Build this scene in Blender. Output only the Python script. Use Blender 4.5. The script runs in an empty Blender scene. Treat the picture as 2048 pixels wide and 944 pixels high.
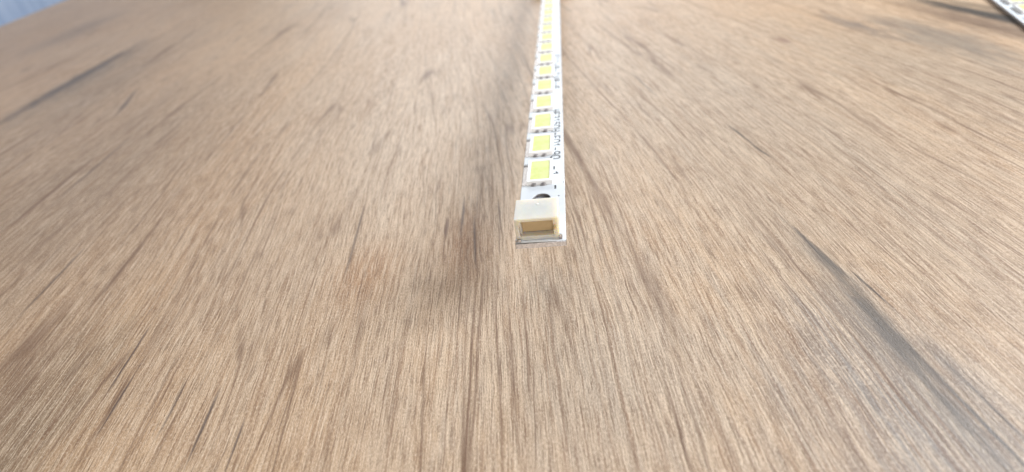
import bpy, bmesh, math, random
from mathutils import Vector, Matrix
random.seed(4)
SC = bpy.context.scene
COL = SC.collection
# units: 1 Blender unit = 1 cm. x across the LED strip, y along it (away from the camera), z up
TABLE_Z = 72.0                 # table surface
Z0 = TABLE_Z + 0.72            # white top face of the raised strip

# ---------------------------------------------------------------- camera
yaw, pit, rol = 0.16044727, 0.6011857, -0.16115494
h = Vector((-math.sin(yaw), math.cos(yaw), 0)); r = Vector((math.cos(yaw), math.sin(yaw), 0))
fw = h*math.cos(pit) + Vector((0, 0, -math.sin(pit))); up = r.cross(fw)
r2 = r*math.cos(rol) + up*math.sin(rol); u2 = -r*math.sin(rol) + up*math.cos(rol)
cam_d = bpy.data.cameras.new('camera'); cam = bpy.data.objects.new('camera', cam_d); COL.objects.link(cam)
M = Matrix((r2, u2, -fw)).transposed().to_4x4()
M.translation = Vector((0.71821, -4.57272, 3.27815 + Z0)); cam.matrix_world = M
cam_d.sensor_width = 36; cam_d.lens = 36*1050/2048
cam_d.clip_start = 0.05; cam_d.clip_end = 20000
cam_d.dof.use_dof = True; cam_d.dof.focus_distance = 5.75
cam_d.dof.aperture_fstop = cam_d.lens*1e-3/0.070
SC.camera = cam

# ---------------------------------------------------------------- light: one big cool window to the right, soft room light
world = bpy.data.worlds.new('World'); SC.world = world; world.use_nodes = True
bg = world.node_tree.nodes['Background']
bg.inputs['Color'].default_value = (1.0, 0.87, 0.73, 1); bg.inputs['Strength'].default_value = 0.17

def area(name, az, el, dist, w, hh, power, col):
    d = bpy.data.lights.new(name, 'AREA'); d.shape = 'RECTANGLE'; d.size = w; d.size_y = hh
    d.energy = power; d.color = col
    o = bpy.data.objects.new(name, d); COL.objects.link(o)
    c = Vector((0, 3, TABLE_Z))
    dr = Vector((math.cos(az)*math.cos(el), math.sin(az)*math.cos(el), math.sin(el)))
    o.location = c + dr*dist
    o.rotation_euler = (-dr).to_track_quat('-Z', 'Y').to_euler()
    return o
area('window_light', math.radians(7), math.radians(31), 58, 34, 22, 55000, (0.90, 0.965, 1.04))
area('far_window_light', math.radians(96), math.radians(24), 130, 84, 44, 66000, (0.97, 0.985, 1.0))
area('room_light', math.radians(280), math.radians(20), 110, 90, 50, 70000, (1.0, 0.90, 0.79))

vs = SC.view_settings
vs.view_transform = 'Standard'; vs.look = 'None'; vs.gamma = 1; vs.exposure = 0.02; vs.use_curve_mapping = False

# ---------------------------------------------------------------- helpers
class NT:
    """small wrapper for building node trees"""
    def __init__(s, tree): s.t = tree
    def n(s, typ, ins=None, **kw):
        nd = s.t.nodes.new(typ)
        for k, v in kw.items(): setattr(nd, k, v)
        for k, v in (ins or {}).items():
            sk = nd.inputs[k]
            if isinstance(v, bpy.types.NodeSocket): s.t.links.new(v, sk)
            else: sk.default_value = v
        return nd
    def m(s, op, a, b=0.0, c=0.0, clamp=False):
        nd = s.n('ShaderNodeMath', {0: a, 1: b, 2: c}, operation=op); nd.use_clamp = clamp
        return nd.outputs[0]
    def rng(s, v, a, b, c=0.0, d=1.0, smooth=True):
        return s.n('ShaderNodeMapRange', {'Value': v, 'From Min': a, 'From Max': b, 'To Min': c, 'To Max': d},
                   interpolation_type='SMOOTHSTEP' if smooth else 'LINEAR').outputs[0]
    def mix(s, f, a, b, mode='MIX'):
        nd = s.n('ShaderNodeMix', data_type='RGBA', blend_type=mode)
        for k, v in ((0, f), (6, a), (7, b)):
            if isinstance(v, bpy.types.NodeSocket): s.t.links.new(v, nd.inputs[k])
            else: nd.inputs[k].default_value = v
        return nd.outputs[2]
    def xyz(s, x, y, z=0.0): return s.n('ShaderNodeCombineXYZ', {0: x, 1: y, 2: z}).outputs[0]
    def noise(s, vec, scale=1.0, detail=2.0, rough=0.5, dist=0.0):
        return s.n('ShaderNodeTexNoise', {'Vector': vec, 'Scale': scale, 'Detail': detail, 'Roughness': rough, 'Distortion': dist}).outputs

def new_mat(name):
    m = bpy.data.materials.new(name); m.use_nodes = True
    return m, NT(m.node_tree), m.node_tree.nodes['Principled BSDF']

def rgb(r_, g, b): return (r_, g, b, 1)

def simple(name, col, rough=0.5, metal=0.0, var=0.06, vscale=14.0, bump=0.0, bscale=60.0, sss=0.0, ssr=(0.1, 0.08, 0.05), spec=0.5):
    m, N, P = new_mat(name)
    co = N.n('ShaderNodeTexCoord').outputs['Object']
    f = N.noise(co, vscale, 3)[0]
    dark = tuple(c*(1-var*2) for c in col[:3])+(1,); lite = tuple(min(1, c*(1+var)) for c in col[:3])+(1,)
    c = N.mix(N.rng(f, 0.3, 0.7), dark, lite)
    N.t.links.new(c, P.inputs['Base Color'])
    P.inputs['Roughness'].default_value = rough; P.inputs['Metallic'].default_value = metal
    P.inputs['Specular IOR Level'].default_value = spec
    if sss:
        P.inputs['Subsurface Weight'].default_value = sss; P.inputs['Subsurface Radius'].default_value = ssr
        P.inputs['Subsurface Scale'].default_value = 1.0
    if bump:
        b = N.n('ShaderNodeBump', {'Height': N.noise(co, bscale, 4)[0], 'Strength': bump, 'Distance': 0.01}).outputs[0]
        N.t.links.new(b, P.inputs['Normal'])
    return m

def link(name, me, mat=None, parent=None, loc=None):
    o = bpy.data.objects.new(name, me); COL.objects.link(o)
    if mat and not me.materials: me.materials.append(mat)
    if parent: o.parent = parent
    if loc: o.location = loc
    return o

def empty(name, loc, rz=0, label=None, cat=None, group=None):
    o = bpy.data.objects.new(name, None); COL.objects.link(o); o.empty_display_size = 0.2
    o.location = loc; o.rotation_euler = (0, 0, rz)
    if label: o['label'] = label
    if cat: o['category'] = cat
    if group: o['group'] = group
    return o

def from_bm(bm, name):
    bmesh.ops.recalc_face_normals(bm, faces=bm.faces)
    me = bpy.data.meshes.new(name); bm.to_mesh(me); bm.free(); return me

def bevel_bm(bm, w, seg=2, ang=30):
    es = [e for e in bm.edges if len(e.link_faces) == 2 and e.calc_face_angle(0) > math.radians(ang)]
    bmesh.ops.bevel(bm, geom=es, offset=w, segments=seg, affect='EDGES', profile=0.6, clamp_overlap=True)

def grid_solid(xs, ys, zs, solid, name, bev=0.0, seg=2):
    """closed mesh out of the solid cells of a box grid"""
    bm = bmesh.new(); V = {}
    def v(i, j, k):
        if (i, j, k) not in V: V[(i, j, k)] = bm.verts.new((xs[i], ys[j], zs[k]))
        return V[(i, j, k)]
    nx, ny, nz = len(xs)-1, len(ys)-1, len(zs)-1
    S = lambda i, j, k: 0 <= i < nx and 0 <= j < ny and 0 <= k < nz and solid(i, j, k)
    for i in range(nx):
        for j in range(ny):
            for k in range(nz):
                if not S(i, j, k): continue
                for (a, b, c), q in (((-1,0,0), ((0,0,0),(0,0,1),(0,1,1),(0,1,0))), ((1,0,0), ((1,0,0),(1,1,0),(1,1,1),(1,0,1))),
                                     ((0,-1,0), ((0,0,0),(1,0,0),(1,0,1),(0,0,1))), ((0,1,0), ((0,1,0),(0,1,1),(1,1,1),(1,1,0))),
                                     ((0,0,-1), ((0,0,0),(0,1,0),(1,1,0),(1,0,0))), ((0,0,1), ((0,0,1),(1,0,1),(1,1,1),(0,1,1)))):
                    if not S(i+a, j+b, k+c): bm.faces.new([v(i+d, j+e, k+f) for d, e, f in q])
    bmesh.ops.dissolve_limit(bm, angle_limit=0.01, verts=bm.verts, edges=bm.edges)
    if bev: bevel_bm(bm, bev, seg)
    me = from_bm(bm, name)
    return me

def box(x0, x1, y0, y1, z0, z1, name, bev=0.0, seg=2):
    return grid_solid([x0, x1], [y0, y1], [z0, z1], lambda i, j, k: True, name, bev, seg)

def plate(outline, holes, z0, z1, name, bev=0.004):
    """flat plate cut to an outline with round holes"""
    cu = bpy.data.curves.new(name+'_curve', 'CURVE'); cu.dimensions = '2D'; cu.fill_mode = 'BOTH'
    for pts in [outline]+holes:
        sp = cu.splines.new('POLY'); sp.points.add(len(pts)-1)
        for p, (x, y) in zip(sp.points, pts): p.co = (x, y, 0, 1)
        sp.use_cyclic_u = True
    cu.extrude = (z1-z0)/2 - bev; cu.bevel_depth = bev; cu.bevel_resolution = 1; cu.offset = -bev
    tmp = bpy.data.objects.new('tmp', cu); COL.objects.link(tmp)
    dg = bpy.context.evaluated_depsgraph_get()
    me = bpy.data.meshes.new_from_object(tmp.evaluated_get(dg)); me.name = name
    bpy.data.objects.remove(tmp); bpy.data.curves.remove(cu)
    me.transform(Matrix.Translation((0, 0, (z0+z1)/2))); me.materials.clear()
    return me

def circle(cx, cy, rr, n=40): return [(cx+rr*math.cos(2*math.pi*i/n), cy+rr*math.sin(2*math.pi*i/n)) for i in range(n)]

# ---------------------------------------------------------------- wood material
GRAIN = math.radians(9.8)      # grain runs this much left of the strip
def streak_group():
    g = bpy.data.node_groups.new('streak', 'ShaderNodeTree')
    g.interface.new_socket('Vector', in_out='INPUT', socket_type='NodeSocketVector')
    for nm in ('Location', 'Rotation', 'Scale'): g.interface.new_socket(nm, in_out='INPUT', socket_type='NodeSocketVector')
    for nm in ('Ragged', 'Soft'): g.interface.new_socket(nm, in_out='INPUT', socket_type='NodeSocketFloat')
    g.interface.new_socket('Mask', in_out='OUTPUT', socket_type='NodeSocketFloat')
    N = NT(g); i = N.n('NodeGroupInput').outputs; o = N.n('NodeGroupOutput')
    mp = N.n('ShaderNodeMapping', {'Vector': i['Vector'], 'Location': i['Location'], 'Rotation': i['Rotation'], 'Scale': i['Scale']}, vector_type='TEXTURE')
    ln = N.n('ShaderNodeVectorMath', {0: mp.outputs[0]}, operation='LENGTH').outputs['Value']
    d = N.m('ADD', ln, i['Ragged'])
    lo = N.m('SUBTRACT', 1.0, i['Soft'])
    N.t.links.new(N.rng(d, lo, 1.0, 1.0, 0.0), o.inputs[0])
    return g
STREAK = streak_group()

def wood():
    m, N, P = new_mat('oak_laminate')
    co = N.n('ShaderNodeTexCoord').outputs['Object']
    flat = N.n('ShaderNodeVectorMath', {0: co, 1: (1, 1, 0)}, operation='MULTIPLY').outputs[0]
    gr = N.n('ShaderNodeVectorRotate', {'Vector': flat, 'Axis': (0, 0, 1), 'Angle': -GRAIN}, rotation_type='AXIS_ANGLE').outputs[0]
    s = N.n('ShaderNodeSeparateXYZ', {0: gr}).outputs; u0, v0 = s[0], s[1]
    # the grain wanders: broad waves, then small wiggles
    w1 = N.m('MULTIPLY', N.m('SUBTRACT', N.noise(N.xyz(N.m('MULTIPLY', u0, 0.13), N.m('MULTIPLY', v0, 0.055)), 1, 1)[0], 0.5), 1.7)
    w2 = N.m('MULTIPLY', N.m('SUBTRACT', N.noise(N.xyz(N.m('MULTIPLY', u0, 1.0), N.m('MULTIPLY', v0, 0.45), 4.0), 1, 2, 0.5)[0], 0.5), 0.12)
    w3 = N.m('MULTIPLY', N.m('SUBTRACT', N.noise(N.xyz(N.m('MULTIPLY', u0, 6.0), N.m('MULTIPLY', v0, 3.6), 8.0), 1, 2, 0.6)[0], 0.5), 0.022)
    u = N.m('ADD', N.m('ADD', u0, w1), N.m('ADD', w2, w3)); v = v0
    def st(su, sv, z=0.0, det=2.0, rough=0.5):
        return N.noise(N.xyz(N.m('MULTIPLY', u, su), N.m('MULTIPLY', v, sv), z), 1, det, rough)
    patch = st(0.30, 0.07, 1.0, 2)[0]
    patch2 = st(0.9, 0.16, 21.0, 2)[0]
    band = st(1.9, 0.12, 2.0, 3, 0.6)[0]
    line = st(11.0, 0.17, 3.0, 4, 0.66)[0]
    fibre = st(34, 0.62, 5.0, 3, 0.64)[0]
    hair = st(60, 2.6, 6.0, 3, 0.7)[0]
    grit = N.noise(N.xyz(N.m('MULTIPLY', u, 82), N.m('MULTIPLY', v, 30), 7.0), 1, 2, 0.7)[0]
    gate = st(2.2, 0.30, 31.0, 2)[0]
    def contour(su, sv, z, lvl, wd, gz):
        n_ = st(su, sv, z, 1.0, 0.4)[0]
        k = N.rng(N.m('ABSOLUTE', N.m('SUBTRACT', n_, lvl)), 0.0, wd, 1.0, 0.0)
        return N.m('MULTIPLY', k, N.rng(st(3.0, 0.35, gz, 2)[0], 0.40, 0.62))
    ring = N.m('MAXIMUM', contour(1.5, 0.055, 41.0, 0.5, 0.010, 44.0), contour(1.1, 0.045, 43.0, 0.44, 0.007, 45.0))
    ring2 = N.m('MAXIMUM', contour(4.2, 0.16, 46.0, 0.5, 0.020, 47.0), contour(4.6, 0.20, 48.0, 0.56, 0.016, 49.0))
    rn = N.m('MULTIPLY_ADD', st(0.42, 0.018, 61.0, 1.0, 0.4)[0], 5.5, N.m('MULTIPLY', u, 0.62))
    saw = N.m('FRACT', rn)
    saw_d = N.m('MULTIPLY', N.rng(saw, 0.05, 0.60, 1.0, 0.0), N.rng(saw, 0.0, 0.05))
    saw_g = N.rng(st(0.7, 0.10, 63.0, 2)[0], 0.34, 0.52)
    saw_l = N.m('MULTIPLY', N.rng(N.m('ABSOLUTE', N.m('SUBTRACT', saw, 0.06)), 0.0, 0.040, 1.0, 0.0), N.rng(st(1.6, 0.30, 64.0, 3, 0.6)[0], 0.40, 0.58))
    light = rgb(0.649, 0.438, 0.266); mid = rgb(0.504, 0.318, 0.181); dark = rgb(0.266, 0.145, 0.078)
    base = N.mix(N.rng(patch, 0.30, 0.66, 0.25, 1.0), mid, light)
    base = N.mix(N.rng(patch2, 0.42, 0.66, 0, 0.5), base, rgb(0.552, 0.407, 0.282))
    rag = N.m('MULTIPLY', N.m('SUBTRACT', N.noise(N.xyz(N.m('MULTIPLY', u0, 7.0), N.m('MULTIPLY', v0, 1.3), 3.3), 1, 3, 0.65)[0], 0.5), 1.3)
    def lay(c, table):
        for x, y, a, b, ang, cc, stg, soft, rg in table:
            g = N.n('ShaderNodeGroup'); g.node_tree = STREAK
            N.t.links.new(flat, g.inputs['Vector'])
            g.inputs['Location'].default_value = (x, y, 0); g.inputs['Rotation'].default_value = (0, 0, math.radians(ang))
            g.inputs['Scale'].default_value = (b*(1.5 if b > 0.1 else 1.05), a*1.25, 1)
            N.t.links.new(N.m('MULTIPLY', rag, rg), g.inputs['Ragged']); g.inputs['Soft'].default_value = soft
            c = N.mix(N.m('MULTIPLY', g.outputs[0], stg), c, cc+(1,))
        return c
    tones = [  # broad zones painting light falloff, sheen and strip shadow into the wood: same fields as the marks below
        (-2.2, 5.0, 8.5, 3.2, 10, (0.60, 0.50, 0.395), 0.62, 1.0, 0.5),
        (3.6, 4.5, 8.5, 3.2, 10, (0.43, 0.385, 0.325), 0.60, 1.0, 0.5),
        (0.9, -1.1, 2.4, 1.9, 9, (0.50, 0.44, 0.37), 0.65, 1.0, 0.6),
        (3.3, -1.9, 2.2, 1.0, 9, (0.22, 0.218, 0.222), 0.85, 1.0, 0.6),  # grey of the window sheen, painted in
        (-3.6, 0.6, 3.0, 1.1, 12, (0.44, 0.34, 0.25), 0.30, 1.0, 0.6),
        (-9.5, 4.0, 9.0, 3.2, 12, (0.235, 0.165, 0.110), 0.75, 1.0, 0.5),  # dimmer left side painted in, with the next two zones
        (-5.2, -1.8, 2.2, 1.0, 12, (0.19, 0.14, 0.092), 0.85, 1.0, 0.5),
        (-14.5, 11.0, 9.0, 1.6, 12, (0.22, 0.16, 0.11), 0.65, 1.0, 0.5),
        (-2.1, 0.55, 0.9, 0.5, 8, (0.40, 0.205, 0.09), 0.8, 1.0, 0.6),  # brown of the strip's soft shadow, painted on the wood
        (-0.85, 1.1, 1.2, 0.35, 6, (0.40, 0.20, 0.09), 0.85, 1.0, 0.6),  # same painted shadow, closer beside the strip
        (0.25, 0.1, 0.45, 0.28, 6, (0.30, 0.275, 0.235), 0.40, 1.0, 0.6),  # painted dim reflection below the strip's near end
        (7.5, 5.5, 5.0, 1.6, 10, (0.32, 0.265, 0.205), 0.62, 1.0, 0.6),
    ]
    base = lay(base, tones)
    c = N.mix(N.rng(band, 0.42, 0.68, 0, 0.12), base, mid)
    c = N.mix(N.m('MULTIPLY', N.m('MULTIPLY', saw_d, saw_g), 0.14), c, rgb(0.310, 0.184, 0.101))
    c = N.mix(N.rng(line, 0.50, 0.70, 0, 0.42), c, dark)
    c = N.mix(N.rng(line, 0.47, 0.30, 0, 0.50), c, rgb(0.670, 0.499, 0.347))
    c = N.mix(N.rng(fibre, 0.50, 0.66, 0, 0.56), c, dark)
    c = N.mix(N.rng(fibre, 0.49, 0.34, 0, 0.58), c, rgb(0.727, 0.561, 0.401))
    c = N.mix(N.rng(hair, 0.50, 0.66, 0, 0.62), c, rgb(0.166, 0.097, 0.057))
    c = N.mix(N.rng(hair, 0.50, 0.35, 0, 0.62), c, rgb(0.785, 0.621, 0.463))
    c = N.mix(N.rng(grit, 0.52, 0.68, 0, 0.50), c, rgb(0.216, 0.140, 0.094))
    c = N.mix(N.rng(grit, 0.47, 0.33, 0, 0.50), c, rgb(0.847, 0.692, 0.540))
    c = N.mix(N.m('MULTIPLY', N.m('MULTIPLY', saw_l, saw_g), 0.8), c, rgb(0.173, 0.095, 0.057))
    c = N.mix(N.m('MULTIPLY', ring, 0.6), c, rgb(0.166, 0.091, 0.054))
    c = N.mix(N.m('MULTIPLY', ring2, 0.34), c, rgb(0.166, 0.091, 0.054))
    # pores and short cracks: stretched cells, each with its own pointed fleck
    fl = None
    for su, sv, z, lo, hi, stg in ((12.0, 0.26, 11.0, -0.10, 0.10, 0.62), (22.0, 0.55, 12.0, -0.12, 0.13, 0.55), (40.0, 1.4, 13.0, -0.12, 0.16, 0.45)):
        vo = N.n('ShaderNodeTexVoronoi', {'Vector': N.xyz(N.m('MULTIPLY', u, su), N.m('MULTIPLY', v, sv), z), 'Scale': 1.0, 'Randomness': 1.0}, voronoi_dimensions='3D')
        rr = N.n('ShaderNodeSeparateColor', {0: vo.outputs['Color']}).outputs[0]
        rad = N.m('MULTIPLY_ADD', rr, hi-lo, lo)
        k = N.m('ADD', N.m('SUBTRACT', vo.outputs['Distance'], rad), N.m('MULTIPLY', N.m('SUBTRACT', hair, 0.5), 0.25))
        mk = N.rng(k, -0.02, 0.07, stg, 0.0)
        fl = mk if fl is None else N.m('MAXIMUM', fl, mk)
    c = N.mix(fl, c, rgb(0.134, 0.075, 0.047))
    # the marks one can point at
    marks = [  # x, y, half length, half width, angle from +y (deg, left +), colour, strength, softness, raggedness
        (3.36, 0.55, 0.75, 0.045, 13, (0.087, 0.074, 0.071), 0.65, 0.7, 1.0),
        (3.50, -0.55, 1.30, 0.100, 8, (0.105, 0.090, 0.080), 0.85, 0.9, 1.0),
        (3.52, -1.35, 1.05, 0.072, 6, (0.105, 0.093, 0.088), 0.72, 0.9, 1.1),
        (3.70, -1.70, 0.85, 0.035, 9, (0.062, 0.059, 0.062), 0.75, 0.8, 1.0),
        (3.64, -0.25, 0.45, 0.022, 13, (0.056, 0.046, 0.046), 0.75, 0.8, 1.0),
        (3.88, -1.75, 0.70, 0.028, 10, (0.081, 0.068, 0.068), 0.6, 0.8, 1.0),
        (3.45, -0.9, 2.4, 0.24, 8, (0.22, 0.19, 0.16), 0.42, 1.0, 0.6),
        (-16.85, 13.3, 6.0, 0.30, 12.5, (0.077, 0.059, 0.053), 0.80, 0.8, 0.8),
        (-16.4, 13.0, 6.0, 0.75, 12.5, (0.174, 0.152, 0.127), 0.50, 1.0, 0.8),
        (-12.15, 9.4, 1.5, 0.09, 25, (0.093, 0.068, 0.062), 0.75, 0.8, 0.8),
        (-17.0, 7.0, 3.0, 0.16, 12, (0.105, 0.074, 0.062), 0.6, 0.8, 1.0),
        (-9.6, 5.2, 2.0, 0.05, 12, (0.105, 0.074, 0.062), 0.6, 0.8, 1.0),
        (-2.55, 1.7, 1.2, 0.035, 9, (0.105, 0.068, 0.050), 0.8, 0.8, 1.0),
        (-1.18, 1.55, 0.34, 0.045, 4, (0.17, 0.095, 0.065), 0.8, 0.8, 1.0),
        (-0.98, 1.75, 0.62, 0.030, 5, (0.099, 0.062, 0.046), 0.80, 0.8, 1.0),
        (-0.72, 1.15, 0.62, 0.026, 8, (0.099, 0.062, 0.046), 0.80, 0.8, 1.0),
        (-0.44, 1.8, 0.5, 0.02, 8, (0.105, 0.068, 0.050), 0.7, 0.8, 1.0),
        (3.40, 3.62, 0.50, 0.028, 12, (0.062, 0.053, 0.046), 0.85, 0.8, 0.7),
        (3.53, 2.98, 0.32, 0.028, 17, (0.062, 0.053, 0.046), 0.85, 0.8, 0.7),
        (2.2, 6.5, 0.8, 0.04, 12, (0.081, 0.062, 0.056), 0.6, 0.8, 0.9),
        (10.05, 8.15, 3.4, 0.24, 14, (0.034, 0.034, 0.032), 0.95, 0.75, 0.5),
        (9.55, 7.9, 3.2, 0.45, 12, (0.161, 0.102, 0.068), 0.80, 1.0, 0.6),
        (10.4, 8.6, 3.4, 0.22, 16, (0.143, 0.105, 0.068), 0.7, 1.0, 0.6),
        (8.40, 7.2, 2.6, 0.6, 9, (0.19, 0.165, 0.14), 0.60, 1.0, 0.9),
        (7.4, 8.8, 1.6, 0.22, 12, (0.155, 0.130, 0.118), 0.6, 1.0, 0.9),
        (5.6, 8.3, 0.35, 0.12, 20, (0.20, 0.081, 0.056), 0.6, 1.0, 0.8),
        (0.22, 0.15, 0.35, 0.028, 5, (0.149, 0.118, 0.093), 0.2, 0.9, 0.7),
        (-4.55, -0.75, 0.55, 0.022, 11, (0.093, 0.062, 0.053), 0.85, 0.8, 0.8),
        (-4.25, -1.3, 0.60, 0.026, 11, (0.093, 0.062, 0.053), 0.85, 0.8, 0.8),
        (-3.55, -1.35, 0.45, 0.020, 10, (0.093, 0.062, 0.053), 0.75, 0.8, 0.8),
        (-3.05, -1.7, 0.55, 0.024, 10, (0.087, 0.062, 0.056), 0.8, 0.8, 0.8),
        (-2.6, -1.9, 0.4, 0.020, 10, (0.087, 0.062, 0.056), 0.75, 0.8, 0.8),
        (-7.0, 0.9, 0.9, 0.045, 11, (0.093, 0.062, 0.053), 0.7, 0.8, 0.8),
        (-26.0, 24.0, 7.0, 1.2, 15, (0.167, 0.130, 0.112), 0.5, 1.0, 0.9),
    ]
    c = lay(c, marks)
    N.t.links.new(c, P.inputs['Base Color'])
    # embossed relief
    hgt = N.m('ADD', N.m('MULTIPLY', hair, 1.2), N.m('MULTIPLY', grit, 0.8))
    b = N.n('ShaderNodeBump', {'Height': hgt, 'Strength': 0.5, 'Distance': 0.014}).outputs[0]
    N.t.links.new(b, P.inputs['Normal'])
    N.t.links.new(N.rng(fibre, 0.3, 0.7, 0.42, 0.56), P.inputs['Roughness'])
    P.inputs['Specular IOR Level'].default_value = 0.55
    return m
WOOD = wood()

# ---------------------------------------------------------------- room floor and table
def carpet():
    m, N, P = new_mat('grey_carpet')
    co = N.n('ShaderNodeTexCoord').outputs['Object']
    a = N.noise(N.n('ShaderNodeMapping', {'Vector': co, 'Scale': (0.35, 0.06, 1), 'Rotation': (0, 0, 0.5)}).outputs[0], 1, 4, 0.6)[0]
    c = N.mix(N.rng(a, 0.3, 0.7), rgb(0.30, 0.30, 0.31), rgb(0.38, 0.37, 0.36))
    N.t.links.new(c, P.inputs['Base Color']); P.inputs['Roughness'].default_value = 0.9
    bn = N.n('ShaderNodeBump', {'Height': N.noise(co, 3.0, 3)[0], 'Strength': 0.6, 'Distance': 0.6}).outputs[0]
    N.t.links.new(bn, P.inputs['Normal'])
    return m
fl = link('floor', box(-4000, 4000, -4000, 4000, -2, 0, 'floor'), carpet()); fl['kind'] = 'structure'

def upholstery():
    m, N, P = new_mat('blue_upholstery')
    co = N.n('ShaderNodeTexCoord').outputs['Object']
    a = N.noise(N.n('ShaderNodeMapping', {'Vector': co, 'Scale': (0.9, 0.9, 0.16), 'Rotation': (0.35, 0.3, 0)}).outputs[0], 1, 4, 0.65)[0]
    N.t.links.new(N.mix(N.rng(a, 0.3, 0.7), rgb(0.33, 0.43, 0.62), rgb(0.45, 0.55, 0.73)), P.inputs['Base Color'])
    P.inputs['Roughness'].default_value = 0.9
    return m
TA = math.radians(23.0)
# table: long side runs through the point seen in the photo's top left corner
table = empty('table', (0, 0, 0), 0, 'oak-look laminate table with brown grain, under both LED strips', 'table')
ex = Vector((math.cos(TA), math.sin(TA))); ey = Vector((-math.sin(TA), math.cos(TA)))
p0 = Vector((-39.9, 35.8))
def tp(a, b): q = p0 + ex*a + ey*b; return (q.x, q.y)
TW = 92.0
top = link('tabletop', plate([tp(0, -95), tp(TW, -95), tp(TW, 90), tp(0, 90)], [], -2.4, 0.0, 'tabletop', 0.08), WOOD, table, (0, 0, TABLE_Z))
leg_m = simple('dark_metal', rgb(0.05, 0.05, 0.055), 0.45, 0.6)
legm = box(-2.2, 2.2, -2.2, 2.2, 0, TABLE_Z-2.41, 'leg', 0.2)
for a, b in ((6, -89), (TW-6, -89), (6, 84), (TW-6, 84)):
    x, y = tp(a, b); o = link('leg', legm, leg_m, table, (x, y, 0)); o.rotation_euler = (0, 0, TA)

M_blue = upholstery()
sx, sy = tp(-14, -10)
sofa = empty('sofa', (sx, sy, 0), TA, 'blurred blue fabric sofa behind the top left edge of the table', 'sofa')
link('backrest', box(-11, 11, 0, 150, 16, 112, 'backrest', 4.5, 4), M_blue, sofa)
link('seat', box(-72, -11.2, 10, 140, 26, 44, 'seat', 4, 4), M_blue, sofa)
link('seat_base', box(-72, -11.2, 10, 140, 10, 25.9, 'seat_base', 1.5), M_blue, sofa)
for y0 in (0, 140.2): link('armrest', box(-72, -11.2, y0, y0+9.8, 10, 62, 'armrest', 3, 3), M_blue, sofa)
sleg = box(-2.5, 2.5, -2.5, 2.5, 0, 16.2, 'sofa_leg', 0.3)
for lx, ly in ((-7, 8), (-7, 142)): link('leg', sleg, leg_m, sofa, (lx, ly, 0))
sleg2 = box(-2.5, 2.5, -2.5, 2.5, 0, 10.2, 'sofa_leg_short', 0.3)
for lx, ly in ((-66, 6), (-66, 145)): link('leg', sleg2, leg_m, sofa, (lx, ly, 0))

# ---------------------------------------------------------------- LED strip materials
M_alu = simple('brushed_aluminium', rgb(0.34, 0.32, 0.31), 0.38, 1.0, 0.08, 30, 0.5, 55)
M_cut = simple('sawn_aluminium_edge', rgb(0.78, 0.77, 0.80), 0.34, 0.55, 0.10, 40, 0.35, 34)
M_tan = simple('cavity_glow_paint', rgb(0.47, 0.36, 0.21), 0.5, 0.0, 0.03)  # light through the amber nylon, painted as a tan colour
M_mask = simple('white_solder_mask', rgb(0.72, 0.76, 0.80), 0.55, 0.0, 0.01)
M_pkg = simple('white_led_plastic', rgb(0.90, 0.90, 0.90), 0.4, 0.0, 0.01)
M_ink = simple('black_print', rgb(0.03, 0.035, 0.045), 0.6)
M_tin = simple('solder', rgb(0.55, 0.53, 0.54), 0.35, 0.9, 0.25, 40, 0.8, 60)
M_mark = simple('mould_mark_nylon', rgb(0.8, 0.78, 0.76), 0.3)
M_cream = simple('cream_nylon', rgb(0.64, 0.60, 0.535), 0.36, 0.0, 0.02, 8, 0.1, 30, 0.9, (0.22, 0.15, 0.075))
def phosphor():
    m, N, P = new_mat('yellow_phosphor')
    co = N.n('ShaderNodeTexCoord').outputs['Object']
    f = N.noise(co, 7.0, 2)[0]
    c = N.mix(N.rng(f, 0.35, 0.65), rgb(0.70, 0.765, 0.28), rgb(0.74, 0.785, 0.35))
    # the chips under the gel read as faint outlines
    N.t.links.new(c, P.inputs['Base Color']); P.inputs['Roughness'].default_value = 0.5; P.inputs['Specular IOR Level'].default_value = 0.2
    P.inputs['Subsurface Weight'].default_value = 0.3; P.inputs['Subsurface Radius'].default_value = (0.04, 0.04, 0.01)
    b = N.n('ShaderNodeBump', {'Height': N.noise(co, 9.0, 2, 0.5, 1.0)[0], 'Strength': 0.25, 'Distance': 0.02}).outputs[0]
    N.t.links.new(b, P.inputs['Normal'])
    return m
M_phos = phosphor()

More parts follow.
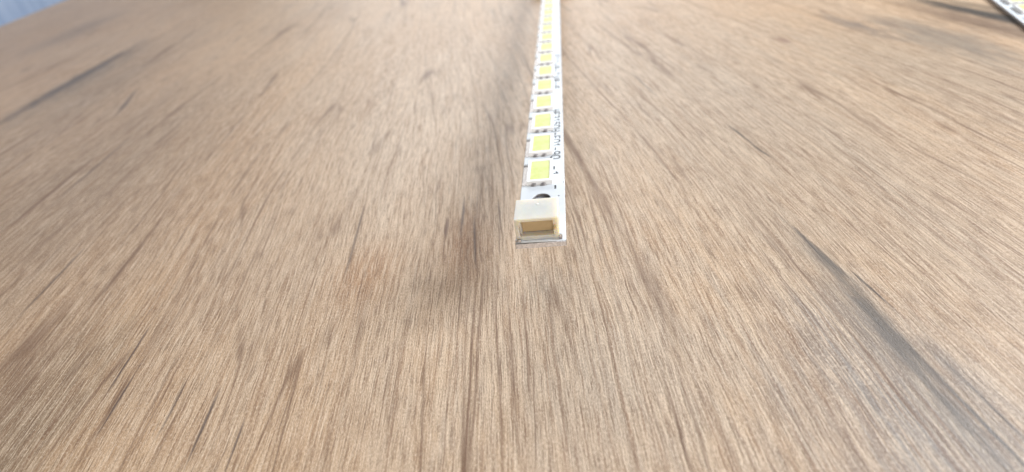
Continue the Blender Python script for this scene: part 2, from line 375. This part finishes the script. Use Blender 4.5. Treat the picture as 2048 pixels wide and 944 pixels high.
# ---------------------------------------------------------------- lettering drawn with strokes (unit cell 0.6 x 1)
def arc(cx, cy, rx, ry, a0, a1, n=9):
    return [(cx+rx*math.cos(math.radians(a0+(a1-a0)*i/n)), cy+ry*math.sin(math.radians(a0+(a1-a0)*i/n))) for i in range(n+1)]
OV = arc(.3, .7, .28, .3, 0, 180) + arc(.3, .3, .28, .3, 180, 360) + [(.58, .7)]
G = {
 'H': [[(.04, 0), (.04, 1)], [(.56, 0), (.56, 1)], [(.04, .52), (.56, .52)]],
 'E': [[(.56, 1), (.05, 1), (.05, 0), (.56, 0)], [(.05, .52), (.46, .52)]],
 '3': [arc(.28, .75, .27, .25, 150, -90) + arc(.28, .25, .28, .25, 90, -150)],
 '1': [[(.12, .78), (.34, 1), (.34, 0)]],
 '5': [[(.52, 1), (.1, 1), (.07, .56)] + arc(.28, .32, .29, .32, 115, -150)],
 'D': [[(.05, 0), (.05, 1), (.25, 1)] + arc(.25, .68, .31, .32, 90, 0) + arc(.25, .32, .31, .32, 0, -90) + [(.05, 0)]],
 '0': [OV], '-': [[(.08, .48), (.52, .48)]],
 '9': [arc(.3, .70, .26, .30, -20, 340, 14) , [(.56, .70), (.56, .35)] + arc(.3, .30, .26, .30, 0, -150)],
 '8': [arc(.3, .76, .23, .24, 0, 360, 14), arc(.3, .26, .28, .26, 0, 360, 14)],
 '6': [arc(.3, .28, .26, .28, 0, 360, 14), [(.04, .3), (.04, .6)] + arc(.3, .68, .26, .30, 180, 40)],
 'B': [[(.05, 0), (.05, 1), (.3, 1)] + arc(.3, .76, .24, .24, 90, -90) + [(.05, .52), (.3, .52)] + arc(.3, .26, .27, .26, 90, -90) + [(.05, 0)]],
 'V': [[(.02, 1), (.3, 0), (.58, 1)]], 'W': [[(.0, 1), (.15, 0), (.3, .7), (.45, 0), (.6, 1)]],
 'I': [[(.3, 0), (.3, 1)], [(.12, 0), (.48, 0)], [(.12, 1), (.48, 1)]], ' ': [],
}
def lettering(text, y_start, y_end, x_lo, x_hi, z, name, wt=0.018):
    """runs towards the near end, tops of the letters to the right"""
    bm = bmesh.new(); n = len(text); adv = (y_start-y_end)/n; cw = adv*0.76; ch = x_hi-x_lo
    def seg(p, q):
        d = (q-p)
        if d.length < 1e-6: return
        d.normalize(); nn = Vector((-d.y, d.x))*wt/2; p = p-d*wt*0.3; q = q+d*wt*0.3
        vs_ = [bm.verts.new((a.x, a.y, zz)) for zz in (z, z+0.0012) for a in (p-nn, q-nn, q+nn, p+nn)]
        bm.faces.new(vs_[4:]); bm.faces.new(vs_[:4][::-1])
        for i in range(4): bm.faces.new((vs_[i], vs_[(i+1) % 4], vs_[4+(i+1) % 4], vs_[4+i]))
    for i, chh in enumerate(text):
        y0 = y_start - i*adv - (adv-cw)/2
        for poly in G[chh]:
            P_ = [Vector((x_lo+gy*ch, y0-gx/0.6*cw)) for gx, gy in poly]
            for a, b in zip(P_, P_[1:]): seg(a, b)
    return from_bm(bm, name)

# ---------------------------------------------------------------- the strip
PITCH = 0.81246; LED0 = 1.5290; W = 0.55; NLED = 44; LEN = LED0 + (NLED-1)*PITCH + 1.3
TM = 0.006      # solder mask thickness
def mask_outline():
    pts = [(0.004, 0.004), (W-0.004, 0.004), (W-0.004, LEN-0.004), (0.004, LEN-0.004)]
    nx = 0.070
    for k in range(NLED-1, -1, -1):
        yc = LED0 + k*PITCH
        pts += [(0.004, yc+0.24), (nx, yc+0.24), (nx, yc-0.285), (0.004, yc-0.285)]
    return pts
def make_strip(label, group, texts=True, connector=True):
    t = empty('led_strip', (0, 0, 0), 0, label, 'light strip', group)
    hole = (0.262, 0.905)
    link('base_plate', plate([(0, 0), (W, 0), (W, LEN), (0, LEN)], [circle(*hole, 0.108)], -0.072, -TM-0.0005, 'base_plate', 0.006), M_alu, t)
    link('hole_liner', plate(circle(*hole, 0.104), [], -0.071, -0.035, 'hole_liner', 0.003), simple('grey_recess', rgb(0.36, 0.36, 0.39), 0.45, 0.2), t)
    # rough sawn end face, a hair proud of the plate
    bm = bmesh.new(); nx_, nz_ = 60, 6
    g = [[bm.verts.new((0.004+(W-0.008)*i/nx_, -0.0045 - random.random()*0.003, -0.070+0.058*j/nz_ + (random.random()-.5)*0.004)) for j in range(nz_+1)] for i in range(nx_+1)]
    for i in range(nx_):
        for j in range(nz_): bm.faces.new((g[i][j], g[i+1][j], g[i+1][j+1], g[i][j+1]))
    rim = [g[i][0] for i in range(nx_+1)] + [g[nx_][j] for j in range(1, nz_+1)] + [g[i][nz_] for i in range(nx_-1, -1, -1)] + [g[0][j] for j in range(nz_-1, 0, -1)]
    back = [bm.verts.new((v_.co.x, 0.003, v_.co.z)) for v_ in rim]
    for i in range(len(rim)): bm.faces.new((rim[i], rim[(i+1) % len(rim)], back[(i+1) % len(rim)], back[i]))
    bm.faces.new(back)
    link('sawn_edge', from_bm(bm, 'sawn_edge'), M_cut, t)
    link('solder_mask', plate(mask_outline(), [circle(*hole, 0.112)], -TM, 0, 'solder_mask', 0.0015), M_mask, t)
    # leds
    w2, l2, hh = 0.165, 0.300, 0.062; rim_x, rim_y = 0.042, 0.052
    xs = [-w2, -w2+rim_x, w2-rim_x, w2]; ys = [-l2, -l2+rim_y, l2-rim_y, l2]
    pk = grid_solid(xs, ys, [0.001, 0.044, hh], lambda i, j, k: not (i == 1 and j == 1 and k == 1), 'led_package', 0.006)
    em = box(-w2+rim_x+.001, w2-rim_x-.001, -l2+rim_y+.001, l2-rim_y-.001, 0.0445, 0.0565, 'emitter', 0.004)
    bm = bmesh.new()
    def bx(x0, x1, y0, y1, z0, z1):
        vv = [bm.verts.new((x, y, z)) for x in (x0, x1) for y in (y0, y1) for z in (z0, z1)]
        for f in ((0,1,3,2), (4,6,7,5), (0,4,5,1), (2,3,7,6), (0,2,6,4), (1,5,7,3)): bm.faces.new([vv[i] for i in f])
    bx(-.028, .028, -.014, 0.004, 0.0, 0.020); bx(-.030, .030, -.004, 0.010, 0.0, 0.036)
    bevel_bm(bm, 0.003, 2)
    # solder fillet spreading over the pad
    ring = [bm.verts.new((0.045*math.cos(a), -0.012+0.016*math.sin(a), 0.0015)) for a in [i*2*math.pi/14 for i in range(14)]]
    tip = bm.verts.new((0, -0.008, 0.020))
    for i in range(14): bm.faces.new((ring[i], ring[(i+1) % 14], tip))
    bm.faces.new(ring[::-1])
    tm = from_bm(bm, 'terminal')
    for k in range(NLED):
        yc = LED0 + k*PITCH; xc = 0.237
        p = link('led_package', pk, M_pkg, t, (xc, yc, 0)); p.rotation_euler = (0, 0, random.uniform(-.008, .008))
        link('emitter', em, M_phos, p)
        for dx, sy in ((-0.075, -1), (0.045, -1), (-0.075, 1), (0.045, 1)):
            o = link('terminal', tm, M_tin, p, (dx, sy*(l2+0.001), 0))
            if sy > 0: o.rotation_euler = (0, 0, math.pi)
    if texts:
        link('printed_code', lettering('HE315DH-E01-90', 3.70, 1.905, 0.372, 0.494, 0.0008, 'printed_code'), M_ink, t)
        link('printed_number', lettering('-1', 1.735, 1.435, 0.372, 0.462, 0.0008, 'printed_number', 0.020), M_ink, t)
        link('printed_dash', lettering('-', 1.215, 1.080, 0.370, 0.500, 0.0008, 'printed_dash', 0.022), M_ink, t)
        link('printed_date', lettering('E11-B-IV8-6', 6.72, 4.64, 0.380, 0.494, 0.0008, 'printed_date', 0.022), M_ink, t)
    for x, y, rr in ((0.536, 1.255, 0.006), (0.474, 0.93, 0.009)):
        bm = bmesh.new(); bmesh.ops.create_cone(bm, segments=12, radius1=rr, radius2=rr, depth=0.0012, cap_ends=True)
        link('ink_dot', from_bm(bm, 'ink_dot'), M_ink, t, (x, y, 0.0015))
    if connector:
        # housing: x 0.01..0.49, y 0.035..0.44, z 0..0.28 with a mouth facing the near end
        xs = [0.0, 0.044, 0.068, 0.410, 0.436, 0.475]; ys = [0.0, 0.06, 0.33, 0.405]; zs = [0.001, 0.055, 0.130, 0.190, 0.240, 0.280]
        def solid(i, j, k):
            if j == 2: return True
            if i == 2 and k in (1, 2, 3): return False
            if i in (1, 3) and k == 2 and j == 0: return False
            if i == 1 and k == 1 and j == 0: return False
            return True
        hs = link('connector_housing', grid_solid(xs, ys, zs, solid, 'connector_housing', 0.009, 3), M_cream, t, (0.014, 0.034, 0))
        bm = bmesh.new(); bmesh.ops.create_uvsphere(bm, u_segments=20, v_segments=10, radius=0.018)
        bmesh.ops.scale(bm, vec=(1.1, 1.0, 0.22), verts=bm.verts)
        o = link('mould_mark', from_bm(bm, 'mould_mark'), M_mark, hs, (0.245, 0.29, 0.2795))
        for f in o.data.polygons: f.use_smooth = True
        link('solder_tab', box(0.003, 0.068, 0.008, 0.036, 0.001, 0.030, 'solder_tab', 0.005), M_tin, t)
        o = link('solder_tab', box(0.478, 0.512, 0.020, 0.058, 0.001, 0.052, 'solder_tab_right', 0.006), M_tin, t)
        link('solder_tab', box(0.002, 0.030, 0.441, 0.470, 0.001, 0.020, 'solder_tab_back', 0.004), M_tin, t)
        link('cavity_glow_block', box(0.0685, 0.4095, 0.095, 0.3295, 0.0555, 0.2395, 'cavity_glow_block', 0.004), M_tan, hs)  # added block; its tan stands for light inside the mouth
    return t

strip = make_strip('white LED strip raised on a block, cream connector at its near end', 'LED strips on the table')
strip.location = (0, 0, Z0)
def copy_tree(o, parent=None):
    c = o.copy(); COL.objects.link(c); c.parent = parent
    for ch in list(o.children): copy_tree(ch, c)
    return c
s2 = copy_tree(strip)
s2['label'] = 'blurred white LED strip lying at the top right corner of the table'
a2 = math.atan2(-0.303, 0.953)       # its direction on the table
# turned end for end: its near end lies far up the table
d2 = Vector((0.303, 0.953)); n2 = Vector((0.953, -0.303)); e0 = Vector((10.583, 9.323)) + n2*0.0
s2.rotation_euler = (0, 0, a2 + math.pi)
pos = e0 + n2*W + d2*20.0
s2.location = (pos.x, pos.y, TABLE_Z + 0.0735)

# block that carries the raised strip beyond the top of the picture
rb = link('riser_block', box(-0.5, 1.05, 17.0, 27.0, TABLE_Z, Z0-0.0725, 'riser_block', 0.03), simple('pale_pine', rgb(0.55, 0.43, 0.28), 0.6, 0, 0.1, 2.0))
rb['label'] = 'low pale wooden block under the far half of the raised LED strip'; rb['category'] = 'block'
